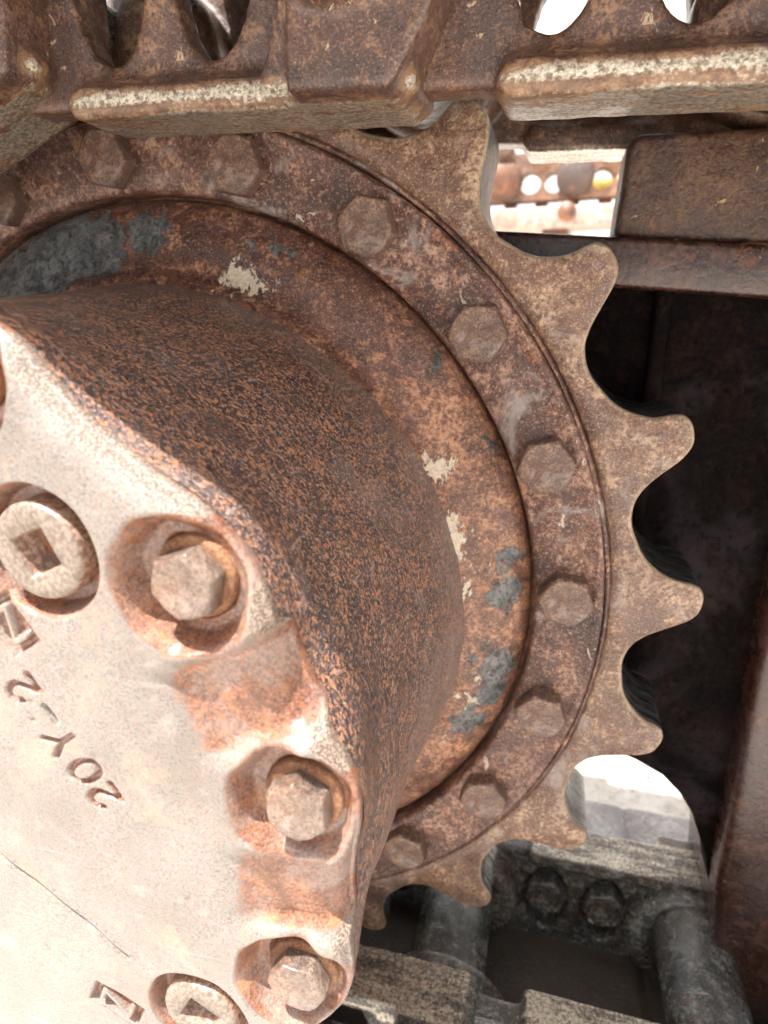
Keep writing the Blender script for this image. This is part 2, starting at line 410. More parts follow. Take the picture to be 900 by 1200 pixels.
def ring_mesh(name, prof, mat, n=72, sq=None):
    v, f = [], []; m = len(prof)
    for i in range(n):
        a = 2 * PI * i / n
        for (r, z) in prof: v.append((r * math.cos(a), -z, r * math.sin(a)))
    for i in range(n):
        j = (i + 1) % n
        for k in range(m - 1): f.append((i * m + k, j * m + k, j * m + k + 1, i * m + k + 1))
    me = mesh(name, v, f, mat); fixn(me); return me

# ------------------------------------------------------------------ THE SPROCKET
AX = (0, 0, H)
spr = empty('drive_sprocket', AX, 'large rusty toothed sprocket ring bolted around the hub, tan worn teeth on the right', 'sprocket')
NT = 21; PA = 360 / NT; T0 = -53.7
tooth = [(-2.05, 1.264), (-1.65, 1.282), (-.8, 1.292), (.2, 1.292), (1.15, 1.286), (1.95, 1.270), (2.65, 1.246), (3.4, 1.216), (4.3, 1.187), (5.5, 1.163), (7.0, 1.150), (8.6, 1.147), (10.2, 1.154),
         (11.6, 1.163), (12.7, 1.176), (13.6, 1.193), (14.3, 1.212), (14.8, 1.234)]
def tooth_outline(sc_=1.0, inset=0.0):
    pts = []
    for k in range(NT):
        rk = random.Random(k)
        e = rk.uniform(-.004, .003)
        for (a, r) in tooth:
            t = R(T0 + a + k * PA)
            rr = r - inset + (e if r > 1.22 else 0)
            pts.append((rr * math.cos(t), rr * math.sin(t)))
    return spline(pts, 4)
SF = -.012; SB = -.235
outl = [tooth_outline(1, i) for i in (0.009, 0.003, 0.0, 0.0, 0.008)]
ds = [SF, SF - .003, SF - .010, SB + .010, SB]
n = len(outl[0]); v, f = [], []
inner_r = [1.0925, 1.095, 1.101, 1.13]
angs = [math.atan2(q[1], q[0]) for q in outl[2]]
wear = []
for r in inner_r:
    for i in range(n):
        v.append(P(r * math.cos(angs[i]), r * math.sin(angs[i]), SF + {1.0925: -.05, 1.095: -.008, 1.101: .002, 1.13: .001}[r])); wear.append(0.0)
# intermediate ring between the root line and the outline gives the front face its own relief and a wear gradient
for i in range(n):
    ro = math.hypot(*outl[0][i]); t = .45
    r = 1.13 + (ro - 1.13) * t
    v.append(P(r * math.cos(angs[i]), r * math.sin(angs[i]), SF + .001)); wear.append(.12)
for ol, d in zip(outl, ds):
    for (x, y) in ol: v.append(P(x, y, d)); wear.append(.50 if d == SF else .9)
for r in (1.08,):
    for i in range(n): v.append(P(r * math.cos(angs[i]), r * math.sin(angs[i]), SB)); wear.append(0.0)
rows = len(v) // n
for k in range(rows - 1):
    for i in range(n):
        j = (i + 1) % n
        f.append((k * n + i, k * n + j, (k + 1) * n + j, (k + 1) * n + i))
tr = part('tooth_ring', v, f, M['tooth'], spr); fixn(tr.data)
tr.data.materials.append(M['seat'])
at = tr.data.attributes.new('wear', 'FLOAT', 'POINT'); at.data.foreach_set('value', wear)
for pl in tr.data.polygons:      # rubbed roller seats = the edge band
    row = pl.vertices[0] // n
    rmin = min(math.hypot(tr.data.vertices[i].co.x, tr.data.vertices[i].co.z) for i in pl.vertices)
    if row == 7: pl.material_index = 1
# bolting ring
ringp = [(.930, -.08), (.930, -.012), (.933, -.003), (.940, .001), (1.00, .002), (1.05, .002), (1.062, .005), (1.072, .010), (1.079, .008), (1.083, -.002), (1.085, -.05), (1.087, -.12), (.93, -.12)]
lathe('bolting_ring', ringp, M['ring'], spr, 360, wob=.0015)
lathe('rust_seam', [(1.080, -.04), (1.083, -.014), (1.087, -.006), (1.092, -.008), (1.096, -.018), (1.097, -.04)], M['ring'], spr, 720, wob=.004)
bm_me = [bolt_mesh('bolt', .064 * S, .040 * S, M['bolt'], s) for s in range(4)]
for i in range(20):
    a = R(18 * i) - 1.6158
    wob_ = random.Random(i)
    o = link('bolt', bm_me[i % 4], spr, (math.cos(a) * S, 0.0, -math.sin(a) * S), (wob_.uniform(-.04, .04), .52 + wob_.uniform(-.25, .3), wob_.uniform(-.04, .04)))
    o.name = 'bolt'

# ------------------------------------------------------------------ FINAL DRIVE HUB
hub = empty('final_drive_hub', AX, 'big domed final drive hub with dark pitted side and pale bolted end cover', 'drive hub')
fl = [(.72, .10), (.755, .070), (.765, .052), (.780, .040), (.80, .030), (.84, .018), (.88, -.002), (.90, -.016), (.912, -.027), (.921, -.040), (.923, -.07), (.94, -.07)]
def dense(pr, m=4):
    out = []
    for a, b in zip(pr[:-1], pr[1:]):
        for t in range(m): out.append((a[0] + (b[0] - a[0]) * t / m, a[1] + (b[1] - a[1]) * t / m))
    return out + [pr[-1]]
lathe('mounting_flange', dense(fl, 2), M['flange'], hub, 360, wob=.001)
cyl = [(.765, .00), (.764, .04), (.760, .08), (.753, .14), (.744, .20), (.733, .30), (.726, .40), (.723, .50), (.724, .60), (.725, .68), (.724, .735), (.724, .765)]
cyp = dense(cyl, 8)
D0 = .81; NB = 14; BR = .686; B0 = -.6085      # cover bolts
def seg_dist(px, py, segs):
    best = np.full(px.shape, 9.0)
    for (ax, ay, bx, by) in segs:
        dx, dy = bx - ax, by - ay
        L = dx * dx + dy * dy + 1e-12
        t = np.clip(((px - ax) * dx + (py - ay) * dy) / L, 0, 1)
        best = np.minimum(best, np.hypot(px - ax - t * dx, py - ay - t * dy))
    return best
GLY = {
 '2': [[(.05, .75), (.15, .93), (.4, 1.0), (.7, .95), (.85, .75), (.8, .55), (.5, .33), (.2, .15), (.05, 0)], [(.05, 0), (.9, 0)]],
 '0': [[(.5, 0), (.2, .08), (.05, .3), (.02, .5), (.05, .7), (.2, .92), (.5, 1), (.8, .92), (.95, .7), (.98, .5), (.95, .3), (.8, .08), (.5, 0)]],
 'Y': [[(.0, 1.0), (.45, .5)], [(.95, 1.0), (.45, .5)], [(.45, .5), (.5, 0)]],
 '-': [[(.1, .45), (.95, .45)]],
 '7': [[(.05, 1), (.9, 1), (.4, 0)]],
}
def glyph(ch, cx, cy, ux, uy, wd, ht):
    tx, ty = uy, -ux          # top direction
    if tx > 0: tx, ty = -tx, -ty
    segs = []
    for pl in GLY[ch]:
        q = [(cx + ux * (a - .5) * wd + tx * (b - .5) * ht, cy + uy * (a - .5) * wd + ty * (b - .5) * ht) for a, b in pl]
        segs += [(*q[i], *q[i + 1]) for i in range(len(q) - 1)]
    return segs
segs = []
ll = math.hypot(.52, .85); ux, uy = -.52 / ll, -.85 / ll
for ch, cx, cy, a in (('2', .406, -.076, 0), ('0', .385, -.112, 0), ('Y', .355, -.152, 0), ('-', .346, -.190, 0), ('2', .312, -.226, 0)):
    segs += glyph(ch, cx, cy, ux, uy, .031, .050)
plugs = [(.380, -.418), (.500, .306)]
def rbox(px, py, cx, cy, ang, hw, hh):
    c_, s_ = math.cos(ang), math.sin(ang)
    lx = (px - cx) * c_ + (py - cy) * s_; ly = -(px - cx) * s_ + (py - cy) * c_
    qx = np.abs(lx) - hw; qy = np.abs(ly) - hh
    return np.hypot(np.maximum(qx, 0), np.maximum(qy, 0)) + np.minimum(np.maximum(qx, qy), 0), lx, ly
def sstep(x, a, b):
    t = np.clip((x - a) / (b - a), 0, 1); return t * t * (3 - 2 * t)
BA = [B0 + 2 * PI * i / NB for i in range(NB)]
BA[13] = R(-64.5)
RIM0 = .724
def angd(a, b): return np.abs(np.arctan2(np.sin(a - b), np.cos(a - b)))
def rim_r(th):      # the outline swells round every bolt boss
    o = np.zeros_like(th)
    for tb in BA: o = np.maximum(o, np.exp(-(angd(th, tb) * BR / .090) ** 2.6))
    dip = np.zeros_like(th)
    for k in (0, 1): dip = np.maximum(dip, np.exp(-(angd(th, B0 + (k + .5) * 2 * PI / NB) * BR / .05) ** 4))
    return RIM0 + .030 * o - .004 * dip + .0015 * np.sin(th * 23)
def cover_field(r, th):
    px, py = r * np.cos(th), r * np.sin(th)
    d = np.zeros_like(r); ru = np.zeros_like(r)
    # rounded outer shoulder
    e = np.clip(1 - (rim_r(th) - r) / .046, 0, .97)
    d -= .046 * (1 - np.sqrt(1 - e ** 2))
    # shallow dishing and hand-made unevenness
    d += .0014 * np.sin(px * 23 + 1) * np.cos(py * 19) + .0009 * np.sin(px * 51 + py * 37)
    # ramps between the bosses
    k = np.round((th - B0) / (2 * PI / NB) - .5) + .5
    thv = B0 + k * 2 * PI / NB
    tang = (th - thv) * np.maximum(r, .3)
    jit = .004 * np.sin(thv * 17)
    wv_ = 1 - sstep(np.abs(tang + jit), .046, .080)
    thw_ = np.arctan2(np.sin(thv), np.cos(thv))
    for pcx, pcy in plugs:
        wv_ = wv_ * (np.abs(thw_ - math.atan2(pcy, pcx)) > .15)
    ramp_ = sstep(r + .012 * np.sin(thv * 9), .560, .625) * (.012 + .036 * np.clip((r - .56) / .21, 0, 1))
    d -= wv_ * ramp_
    ru = np.maximum(ru, wv_ ** 1.6 * sstep(r, .555, .63) * 1.05)
    # bolt pockets
    rho = np.full(r.shape, 9.0)
    for tb in BA: rho = np.minimum(rho, np.hypot(px - BR * math.cos(tb), py - BR * math.sin(tb)))
    rho = rho + .014 * sstep(r, BR, BR + .07) + .0025 * np.sin(px * 90 + 1) * np.sin(py * 80)
    dep = 1 - sstep(rho, .066, .094)
    tgt = -.042
    d = d * (1 - dep) + tgt * dep
    spot = 1 - sstep(rho, .050, .055)
    d = d - .006 * spot
    ru = np.maximum(ru, (1 - sstep(rho, .076, .100)) * 1.35)
    # polished lips keep no rust
    # plug seats
    for cx, cy in plugs:
        rp = np.hypot(px - cx, py - cy)
        gr = (1 - sstep(rp, .073, .086))
        d = d * (1 - gr) + (-.034) * gr
        ru = np.maximum(ru, (1 - sstep(rp, .076, .094)) * .95)
    # engraving
    sd = seg_dist(px, py, segs)
    gm = 1 - sstep(sd, .0022, .0058)
    d -= .008 * gm
    dash = seg_dist(px, py, glyph('-', .346, -.190, ux, uy, .031, .050))
    ru = np.maximum(ru, (1 - sstep(sd, .003, .006)) * 1.2 * (dash > .008))
    for cx, cy, ang, hw, hh in ((.318, -.318, 1.0, .036, .024), (.353, .336, .42, .042, .024)):
        q, lx, ly = rbox(px, py, cx, cy, ang, hw, hh)
        m_ = 1 - sstep(q, -.003, .003)
        inner = seg_dist(lx, ly, [(-hw * .6, hh * .4, -hw * .6, -hh * .5), (-hw * .6, -hh * .5, hw * .6, hh * .5), (hw * .6, hh * .5, hw * .6, -hh * .4)])
        m2 = 1 - sstep(inner, .003, .007)
        d -= .012 * m_ * (1 - m2)
        ru = np.maximum(ru, m_ * (.85 - .6 * m2))
    # cast seam line
    ls = seg_dist(px, py, [(.10, .005, .393, .219)])
    d -= .0045 * (1 - sstep(ls, .001, .006)) - .002 * np.exp(-((ls - .008) / .004) ** 2)
    ru = np.maximum(ru, (1 - sstep(ls, .001, .006)) * .62)
    # small dings
    rs = np.random.RandomState(5)
    for _ in range(26):
        a = rs.uniform(-1.2, .9); q = rs.uniform(.3, .74); w_ = rs.uniform(.003, .008)
        rr = np.hypot(px - q * math.cos(a), py - q * math.sin(a))
        d -= rs.uniform(.001, .003) * np.exp(-(rr / w_) ** 2)
    rim = sstep(e, .35, .95) * sstep(rho, .07, .1) * (1 - .7 * wv_)
    return d, ru, rim
th_f = np.arange(R(-82), R(62), R(.2)); th_c = np.linspace(R(62), R(278), 150, endpoint=False)
th = np.concatenate([th_f, th_c]); nth = len(th)
rr_ = np.concatenate([[.0015], np.linspace(.03, .20, 12, endpoint=False), np.linspace(.20, .55, 130, endpoint=False), np.linspace(.55, RIM0, 116)])
TH, RR = np.meshgrid(th, rr_)
scale_r = 1 + (rim_r(TH) / RIM0 - 1) * np.clip((RR - .55) / (RIM0 - .55), 0, 1)
RR2 = RR * scale_r
thw = np.where(TH > PI, TH - 2 * PI, TH)
dd, ru, rim = cover_field(RR2, thw)
X = RR2 * np.cos(TH); Y = RR2 * np.sin(TH); Dd = D0 + dd
# skirt that turns the edge down over the housing
edge_d = Dd[-1]
extra = []
for t, (ro, dz) in enumerate(((.0015, -.003), (.002, -.010), (.000, -.018))):
    extra.append(((RR2[-1] + ro) * np.cos(TH[-1]), (RR2[-1] + ro) * np.sin(TH[-1]), edge_d + dz, ru[-1], rim[-1]))
X = np.vstack([X] + [e[0] for e in extra]); Y = np.vstack([Y] + [e[1] for e in extra]); Dd = np.vstack([Dd] + [e[2] for e in extra])
ru = np.vstack([ru] + [e[3] for e in extra]); rim = np.vstack([rim] + [e[4] for e in extra])
nr = X.shape[0]
def grid_mesh(name, X, Y, D, mat):
    co = np.stack([X * S, -D * S, -Y * S], -1).reshape(-1, 3)
    nr, nc = X.shape
    i = np.arange(nr - 1)[:, None]; j = np.arange(nc)[None, :]; j2 = (j + 1) % nc
    q = np.stack([i * nc + j, i * nc + j2, (i + 1) * nc + j2, (i + 1) * nc + j], -1).reshape(-1, 4)
    me = bpy.data.meshes.new(name)
    me.vertices.add(len(co)); me.vertices.foreach_set('co', co.ravel())
    me.loops.add(q.size); me.loops.foreach_set('vertex_index', q.ravel())
    me.polygons.add(len(q)); me.polygons.foreach_set('loop_start', np.arange(len(q)) * 4); me.polygons.foreach_set('loop_total', np.full(len(q), 4))
    me.polygons.foreach_set('use_smooth', np.ones(len(q), bool))
    me.materials.append(mat); me.update(calc_edges=True); me.validate()
    return me
cme = grid_mesh('end_cover', X, Y, Dd, M['cover'])
for nm, ar in (('rust', ru), ('rimband', rim)):
    a = cme.attributes.new(nm, 'FLOAT', 'POINT'); a.data.foreach_set('value', ar.ravel().astype(np.float32))
if cme.polygons[len(cme.polygons) // 2].normal.y > 0: cme.flip_normals()
cover = link('end_cover', cme, hub)
# housing: cylinder whose near edge follows the wavy cover edge
cyr = np.array([q[0] for q in cyp]); cyd = np.array([q[1] for q in cyp])
THc = np.tile(th, (len(cyr), 1))
Rc = np.repeat(cyr[:, None], nth, 1); Dc = np.repeat(cyd[:, None], nth, 1)
t = sstep(Dc, .60, .765)
Rc = Rc * (1 - t) + (rim_r(THc) + .0005) * t
edge = np.tile(edge_d - .013, (len(cyr), 1))
low = np.minimum(edge, .803 + 0 * edge)
Dc = np.where(Dc > .55, .55 + (Dc - .55) * (low - .55) / (.765 - .55), Dc)
Rc += .0018 * np.sin(THc * 9 + Dc * 11) + .0008 * np.sin(THc * 31 + Dc * 23)
sh = 1 - sstep(Dc, .50, .76)       # the casting sits a little off the cover's centre
hme = grid_mesh('drive_housing', Rc * np.cos(THc) + .010 * sh, Rc * np.sin(THc) + .022 * sh, Dc, M['cyl'])
mid = hme.polygons[len(hme.polygons) // 2 + 10]
if mid.normal.x * mid.center.x + mid.normal.z * mid.center.z < 0: hme.flip_normals()
link('drive_housing', hme, hub)
# cover bolts with washers
cb_me = [bolt_mesh('cover_bolt', .043 * S, .034 * S, M['bolt_pale'], 10 + s, dish=.03) for s in range(3)]
wa_me = ring_mesh('washer', [(.026 * S, .009 * S), (.046 * S, .009 * S), (.0495 * S, .0075 * S), (.051 * S, .004 * S), (.051 * S, -.01 * S)], M['washer'])
for i in range(NB):
    a = BA[i]
    if i == 12 or True:
        o = link('cover_bolt', cb_me[i % 3], hub, (BR * math.cos(a) * S, -(D0 - .036) * S, -BR * math.sin(a) * S), (random.uniform(-.03, .03), (.25, 1.0, .6)[i % 3], random.uniform(-.03, .03)))
        link('washer', wa_me, o, (0, .001, 0))
# plugs: disc with a square socket
def plug_mesh():
    n = 80; v, f = [], []
    def sqr(a, h): return h / max(abs(math.cos(a)), abs(math.sin(a)))
    prof = [('c', .0610, -.035), ('c', .0610, -.010), ('c', .0590, -.004), ('c', .0560, -.001), ('c', .048, .000), ('s', .027, .000), ('s', .0250, -.003), ('s', .0235, -.034), ('s', .001, -.036)]
    for k, r, z in prof:
        for i in range(n):
            a = 2 * PI * (i + .5) / n
            q = r if k == 'c' else sqr(a, r)
            v.append((q * S * math.cos(a), -z * S, q * S * math.sin(a)))
    for k in range(len(prof) - 1):
        for i in range(n):
            j = (i + 1) % n
            f.append((k * n + i, k * n + j, (k + 1) * n + j, (k + 1) * n + i))
    me = mesh('plug', v, f, M['plug']); fixn(me)
    if me.polygons[4 * n + 3].normal.y > 0: me.flip_normals()
    return me
def m_plug():
    q = MT('plug_steel')
    rad = q.n('ShaderNodeVectorMath'); rad.operation = 'LENGTH'; q.l(q.vec(scale=(1, 0, 1)), rad.inputs[0])
    fine = q.noise(600, 4, .7); med = q.noise(110, 5, .7)
    hole = q.math('ADD', rad.outputs['Value'], q.math('MULTIPLY', q.math('SUBTRACT', med, .5), .004))
    c = q.mix(q.ramp(fine, .4, .6), (.14, .10, .078), (.25, .20, .16))
    c = q.mix(q.ramp(hole, .0155, .0170), c, (.30, .15, .08))
    dep = q.n('ShaderNodeSeparateXYZ'); q.l(q.tc, dep.inputs[0])
    c = q.mix(q.ramp(dep.outputs['Y'], .0006, .0020), c, q.mix(q.ramp(fine, .4, .6), (.16, .09, .06), (.38, .25, .18)))
    return q.out(c, q.ramp(med, .3, .7, .32, .55), .1, q.bump(fine, .0005, .7), .6)
M['plug'] = m_plug()
pme = plug_mesh()
for (cx, cy), rt in zip(plugs, (-.42, .52)):
    link('plug', pme, hub, (cx * S, -(D0 + .0) * S, -cy * S), (0, rt, 0))

# ------------------------------------------------------------------ TRACK CHAIN
PT = .742
track = empty('crawler_track', (0, 0, 0), 'rusty crawler track chain running over the sprocket top and along the ground below', 'crawler track')
def ob_from(vf):
    return vf
def build_link():
    """closed blocks in layout units, local: x along, z outward, y = -depth ; voxel-unioned, returns mesh"""
    bm = bmesh.new()
    def ext(poly, d0, d1):
        vs0 = [bm.verts.new((x * S, -d0 * S, z * S)) for x, z in poly]; vs1 = [bm.verts.new((x * S, -d1 * S, z * S)) for x, z in poly]
        nn = len(poly)
        fs = [bm.faces.new(vs0), bm.faces.new(vs1[::-1])] + [bm.faces.new((vs0[i], vs1[i], vs1[(i + 1) % nn], vs0[(i + 1) % nn])) for i in range(nn)]
        bmesh.ops.recalc_face_normals(bm, faces=fs)
    def cylp(cx, cz, r, d0, d1, nn=40, r2=None, ins=.02):
        prof = [(r - ins, d0), (r, d0 + ins), (r, d1 - ins), (r - ins * .35, d1 - ins * .35), (r - ins, d1)]
        rings = [[bm.verts.new(((cx + q * math.cos(2 * PI * i / nn)) * S, -d * S, (cz + q * math.sin(2 * PI * i / nn)) * S)) for i in range(nn)] for q, d in prof]
        fs = [bm.faces.new(rings[0]), bm.faces.new(rings[-1][::-1])]
        for a, b in zip(rings[:-1], rings[1:]):
            fs += [bm.faces.new((a[i], b[i], b[(i + 1) % nn], a[(i + 1) % nn])) for i in range(nn)]
        bmesh.ops.recalc_face_normals(bm, faces=fs)
    # web as pillars round two oval windows
    def oval(cx, cz, a, b, n0=28): return [(cx + a * math.cos(t) * (1 - .12 * math.sin(t)), cz + b * math.sin(t)) for t in [2 * PI * i / n0 for i in range(n0)]]
    wins = [(.292, .015, .072, .142), (.488, .015, .072, .142)]
    # build the web as quads from a fine grid, leaving the windows open
    gx = np.linspace(-.08, .83, 150); gz = np.linspace(-.19, .27, 78)
    keep = {}
    def inside(x, z):
        for cx, cz, a, b in wins:
            if ((x - cx) / a) ** 2 + ((z - cz) / b) ** 2 < 1: return False
        return True
    occ = [[inside((gx[i] + gx[i + 1]) / 2, (gz[j] + gz[j + 1]) / 2) for j in range(len(gz) - 1)] for i in range(len(gx) - 1)]
    vt = {}
    def V(i, j, k):
        q = (i, j, k)
        if q not in vt: vt[q] = bm.verts.new((gx[i] * S, -(.165, .235)[k] * S, gz[j] * S))
        return vt[q]
    for i in range(len(gx) - 1):
        for j in range(len(gz) - 1):
            if not occ[i][j]: continue
            bm.faces.new((V(i, j, 1), V(i + 1, j, 1), V(i + 1, j + 1, 1), V(i, j + 1, 1)))
            bm.faces.new((V(i, j, 0), V(i, j + 1, 0), V(i + 1, j + 1, 0), V(i + 1, j, 0)))
            for di, dj, e in ((-1, 0, ((i, j), (i, j + 1))), (1, 0, ((i + 1, j + 1), (i + 1, j))), (0, -1, ((i + 1, j), (i, j))), (0, 1, ((i, j + 1), (i + 1, j + 1)))):
                a, b = i + di, j + dj
                if 0 <= a < len(gx) - 1 and 0 <= b < len(gz) - 1 and occ[a][b]: continue
                (p, q), (r, s) = e
                bm.faces.new((V(p, q, 0), V(p, q, 1), V(r, s, 1), V(r, s, 0)))
    # rail bar
    RB = -.215
    ext([(.232, RB), (.82, RB), (.85, RB + .02), (.85, RB + .05), (.80, RB + .050), (.235, RB + .050), (.220, RB + .02)], .137, .285)
    ext([(.23, RB + .02), (.82, RB + .02), (.80, RB + .066), (.23, RB + .062)], .15, .255)
    # shoe seat flange along the outer side
    ext([(.16, .20), (.68, .20), (.68, .272), (.16, .272)], .10, .30)
    # bosses
    ext([(.66, -.212), (.82, -.212), (.872, -.13), (.918, -.01), (.94, .12), (.94, .265), (.66, .265)], .20, .340)
    cylp(PT, .02, .13, .20, .385, ins=.035)
    cylp(0, 0, .195, .075, .19, ins=.02)
    # shoulder under the outer boss, blending into the rail
    ext([(.60, -.19), (.80, -.19), (.80, -.05), (.67, .10)], .19, .30)
    me = bpy.data.meshes.new('tmp'); bm.to_mesh(me); bm.free()
    o = bpy.data.objects.new('tmp', me); C.objects.link(o)
    rm = o.modifiers.new('r', 'REMESH'); rm.mode = 'VOXEL'; rm.voxel_size = .0021; rm.adaptivity = 0
    sm = o.modifiers.new('s', 'SMOOTH'); sm.factor = .6; sm.iterations = 7
    tx = bpy.data.textures.new('cast', 'CLOUDS'); tx.noise_scale = .018; tx.noise_depth = 2
    dm = o.modifiers.new('d', 'DISPLACE'); dm.texture = tx; dm.strength = .0016; dm.mid_level = .5
    dg = bpy.context.evaluated_depsgraph_get()
    res = bpy.data.meshes.new_from_object(o.evaluated_get(dg))
    bpy.data.objects.remove(o)
    bpy.data.textures.remove(tx)
    co = np.empty(len(res.vertices) * 3); res.vertices.foreach_get('co', co); co = co.reshape(-1, 3) / S
    # wear: rail nose corner and the rail's running face
    y = -co[:, 1]; z = co[:, 2]; x = co[:, 0]
    nose = np.exp(-(((y - .285) / .022) ** 2)) * np.exp(-((z - (RB + .024)) / .014) ** 2) * (x > .2)
    run = np.exp(-((z - RB) / .010) ** 2) * ((y > .13) & (y < .29)) * .74
    bos = 0 * np.exp(-((y - .312) / .01) ** 2) * np.exp(-((z + .15) / .035) ** 2) * .8
    wr = np.clip(np.maximum(np.maximum(nose * 1.0, run), bos), 0, 1)
    a = res.attributes.new('wear', 'FLOAT', 'POINT'); a.data.foreach_set('value', wr.astype(np.float32))
    res.polygons.foreach_set('use_smooth', [True] * len(res.polygons))
    res.materials.clear(); res.materials.append(M['linkm'])
    return res
link_near = build_link(); link_near.name = 'track_link'
link_far = link_near.copy(); link_far.name = 'track_link_far'
co = np.empty(len(link_far.vertices) * 3); link_far.vertices.foreach_get('co', co); co = co.reshape(-1, 3)
MIDD = -.12
co[:, 1] = 2 * (-MIDD * S) - co[:, 1]
link_far.vertices.foreach_set('co', co.ravel()); link_far.flip_normals(); link_far.update()
def greasy(me):
    m2 = me.copy(); m2.materials.clear(); m2.materials.append(M['link_low']); return m2
near_low, far_low = greasy(link_near), greasy(link_far)

def local_box(bm, x0, x1, y0, y1, z0, z1, taper=0):
    vs = [bm.verts.new((x, y, z)) for z, s in ((z0, 0), (z1, taper)) for x, y in ((x0 + s, y0), (x1 - s, y0), (x1 - s, y1), (x0 + s, y1))]
    for q in ((3, 2, 1, 0), (4, 5, 6, 7), (0, 1, 5, 4), (1, 2, 6, 5), (2, 3, 7, 6), (3, 0, 4, 7)): bm.faces.new([vs[i] for i in q])
def shoe_mesh(dfar=-1.13):
    bm = bmesh.new()
    y0, y1 = -.965 * S, -dfar * S
    x0, x1 = .371 - .46, .371 + .275
    prof = [(x0, .275), (x1 - .03, .275), (x1, .285), (x1 + .01, .31), (x1 - .02, .33), (x1 - .04, .42), (x1 - .09, .42), (x1 - .10, .33), (.43, .33), (.42, .41), (.37, .41), (.36, .33), (x0 + .13, .33), (x0 + .12, .42), (x0 + .07, .42), (x0 + .05, .33), (x0 - .02, .335), (x0 - .03, .31)]
    a = [bm.verts.new((x * S, y0, z * S)) for x, z in prof]; b = [bm.verts.new((x * S, y1, z * S)) for x, z in prof]
    nn = len(prof)
    bm.faces.new(a); bm.faces.new(b[::-1])
    for i in range(nn): bm.faces.new((a[i], b[i], b[(i + 1) % nn], a[(i + 1) % nn]))
    bmesh.ops.recalc_face_normals(bm, faces=bm.faces)
    me = bpy.data.meshes.new('track_shoe'); bm.to_mesh(me); bm.free(); me.materials.append(M['shoe']); return me
shoe = shoe_mesh()
def rod_mesh(name, r, y0, y1, mat, hollow=0, n=48):
    prof = [(.0001, y0), (r - .004, y0), (r, y0 + .004), (r, y1 - .004), (r - .004, y1), (.0001, y1)]
    v, f = [], []; m = len(prof)
    for i in range(n):
        a = 2 * PI * i / n
        for (q, y) in prof: v.append((q * math.cos(a), y, q * math.sin(a)))
    for i in range(n):
        j = (i + 1) % n
        for k in range(m - 1): f.append((i * m + k, j * m + k, j * m + k + 1, i * m + k + 1))
    me = mesh(name, v, f, mat); fixn(me); return me
pin_me = rod_mesh('track_pin', .075 * S, (-MIDD - .46) * S, (-MIDD + .46) * S, M['bolt'])
bush_me = rod_mesh('bushing', .115 * S, (-MIDD - .20) * S, (-MIDD + .20) * S, M['link_low'])
nut_me = bolt_mesh('nut', .055 * S, .05 * S, M['link_low'], 30)
_b = bmesh.new(); local_box(_b, .18 * S, .58 * S,   .495 * S, .505 * S, -.17 * S, .19 * S)  # added plate behind the far windows, keeps their slots dark
rec_me = bpy.data.meshes.new('added_backing'); _b.to_mesh(rec_me); _b.free(); rec_me.materials.append(M['link_low']); fixn(rec_me)
def rotY(ang): return (0, ang, 0)
def place(A, B, near, far, k, farlift=0.0, nuts=True, low=False):
    """A, B layout (x, y) pins"""
    dx, dz = (B[0] - A[0]), -(B[1] - A[1])
    ang = math.atan2(-dz, dx)
    loc = P(A[0], A[1], 0)
    objs = []
    o = link('link_plate', near, track, loc, rotY(ang)); objs.append(o)
    upx, upz = math.sin(ang), math.cos(ang)
    l2 = (loc[0] + upx * farlift * S, loc[1], loc[2] + upz * farlift * S)
    o2 = link('link_plate', far, track, l2, rotY(ang)); objs.append(o2)
    s = link('track_shoe', shoe, track, loc, rotY(ang)); bevel(s, .003, 2)
    link('track_pin', pin_me, track, loc, rotY(ang))
    link('bushing', bush_me, track, loc, rotY(ang))
    for parent_, dep in ((o, .20), (o2, -.41)) if low else ():
        for wx in (.290, .488):
            q = link('nut', nut_me, parent_, (wx * S, -dep * S, (-.225 if low else .225) * S), (R(-90 if low else 90), .0, 0))
            if low and parent_ is o2:
                if wx < .3: link('added_backing', rec_me, o2, (0, 0, 0))
            if low and parent_ is o2: q.location = (wx * S, .425 * S, .02 * S); q.rotation_euler = (0, .3, 0); q.scale = (1.4, 1, 1.4)
    return objs
ys = lambda x: -1.218 + .042 * x
xs = [-.130 + PT * i for i in range(0, 5)]
shoe_low = shoe
shoe = shoe_mesh(-.36); shoe.name = 'track_shoe'  # upper shoes shortened on the unseen far side so sun gets past
for i in range(4): place((xs[i], ys(xs[i])), (xs[i + 1], ys(xs[i + 1])), link_near, link_far, i, farlift=.06)
# wrap behind the left side (outside the frame)
p_top = np.array((-.130, ys(-.130))); p_bot = np.array((.003, 1.215))
ch = np.linalg.norm(p_top - p_bot)
lo, hi = 1.0, 1.6
for _ in range(60):
    rho = (lo + hi) / 2; al = 2 * math.asin(PT / 2 / rho)
    if 2 * rho * math.sin(5 * al / 2) > ch: hi = rho
    else: lo = rho
rho = (lo + hi) / 2; al = 2 * math.asin(PT / 2 / rho)
midp = (p_top + p_bot) / 2
nrm_ = np.array([(p_bot - p_top)[1], -(p_bot - p_top)[0]]) / ch
h_ = rho * math.cos(5 * al / 2)
cen = min((midp + nrm_ * h_, midp - nrm_ * h_), key=lambda q: abs(q[0]) if h_ >= 0 else 0)
a_top = math.atan2(p_top[1] - cen[1], p_top[0] - cen[0])
best = None
for sgn in (-1, 1):
    pts = [(cen[0] + rho * math.cos(a_top + sgn * al * k), cen[1] + rho * math.sin(a_top + sgn * al * k)) for k in range(6)]
    if best is None or min(q[0] for q in pts) < min(q[0] for q in best): best = pts
pts = best
for k in range(5): place(pts[k + 1], pts[k], link_near, link_far, k, nuts=False)
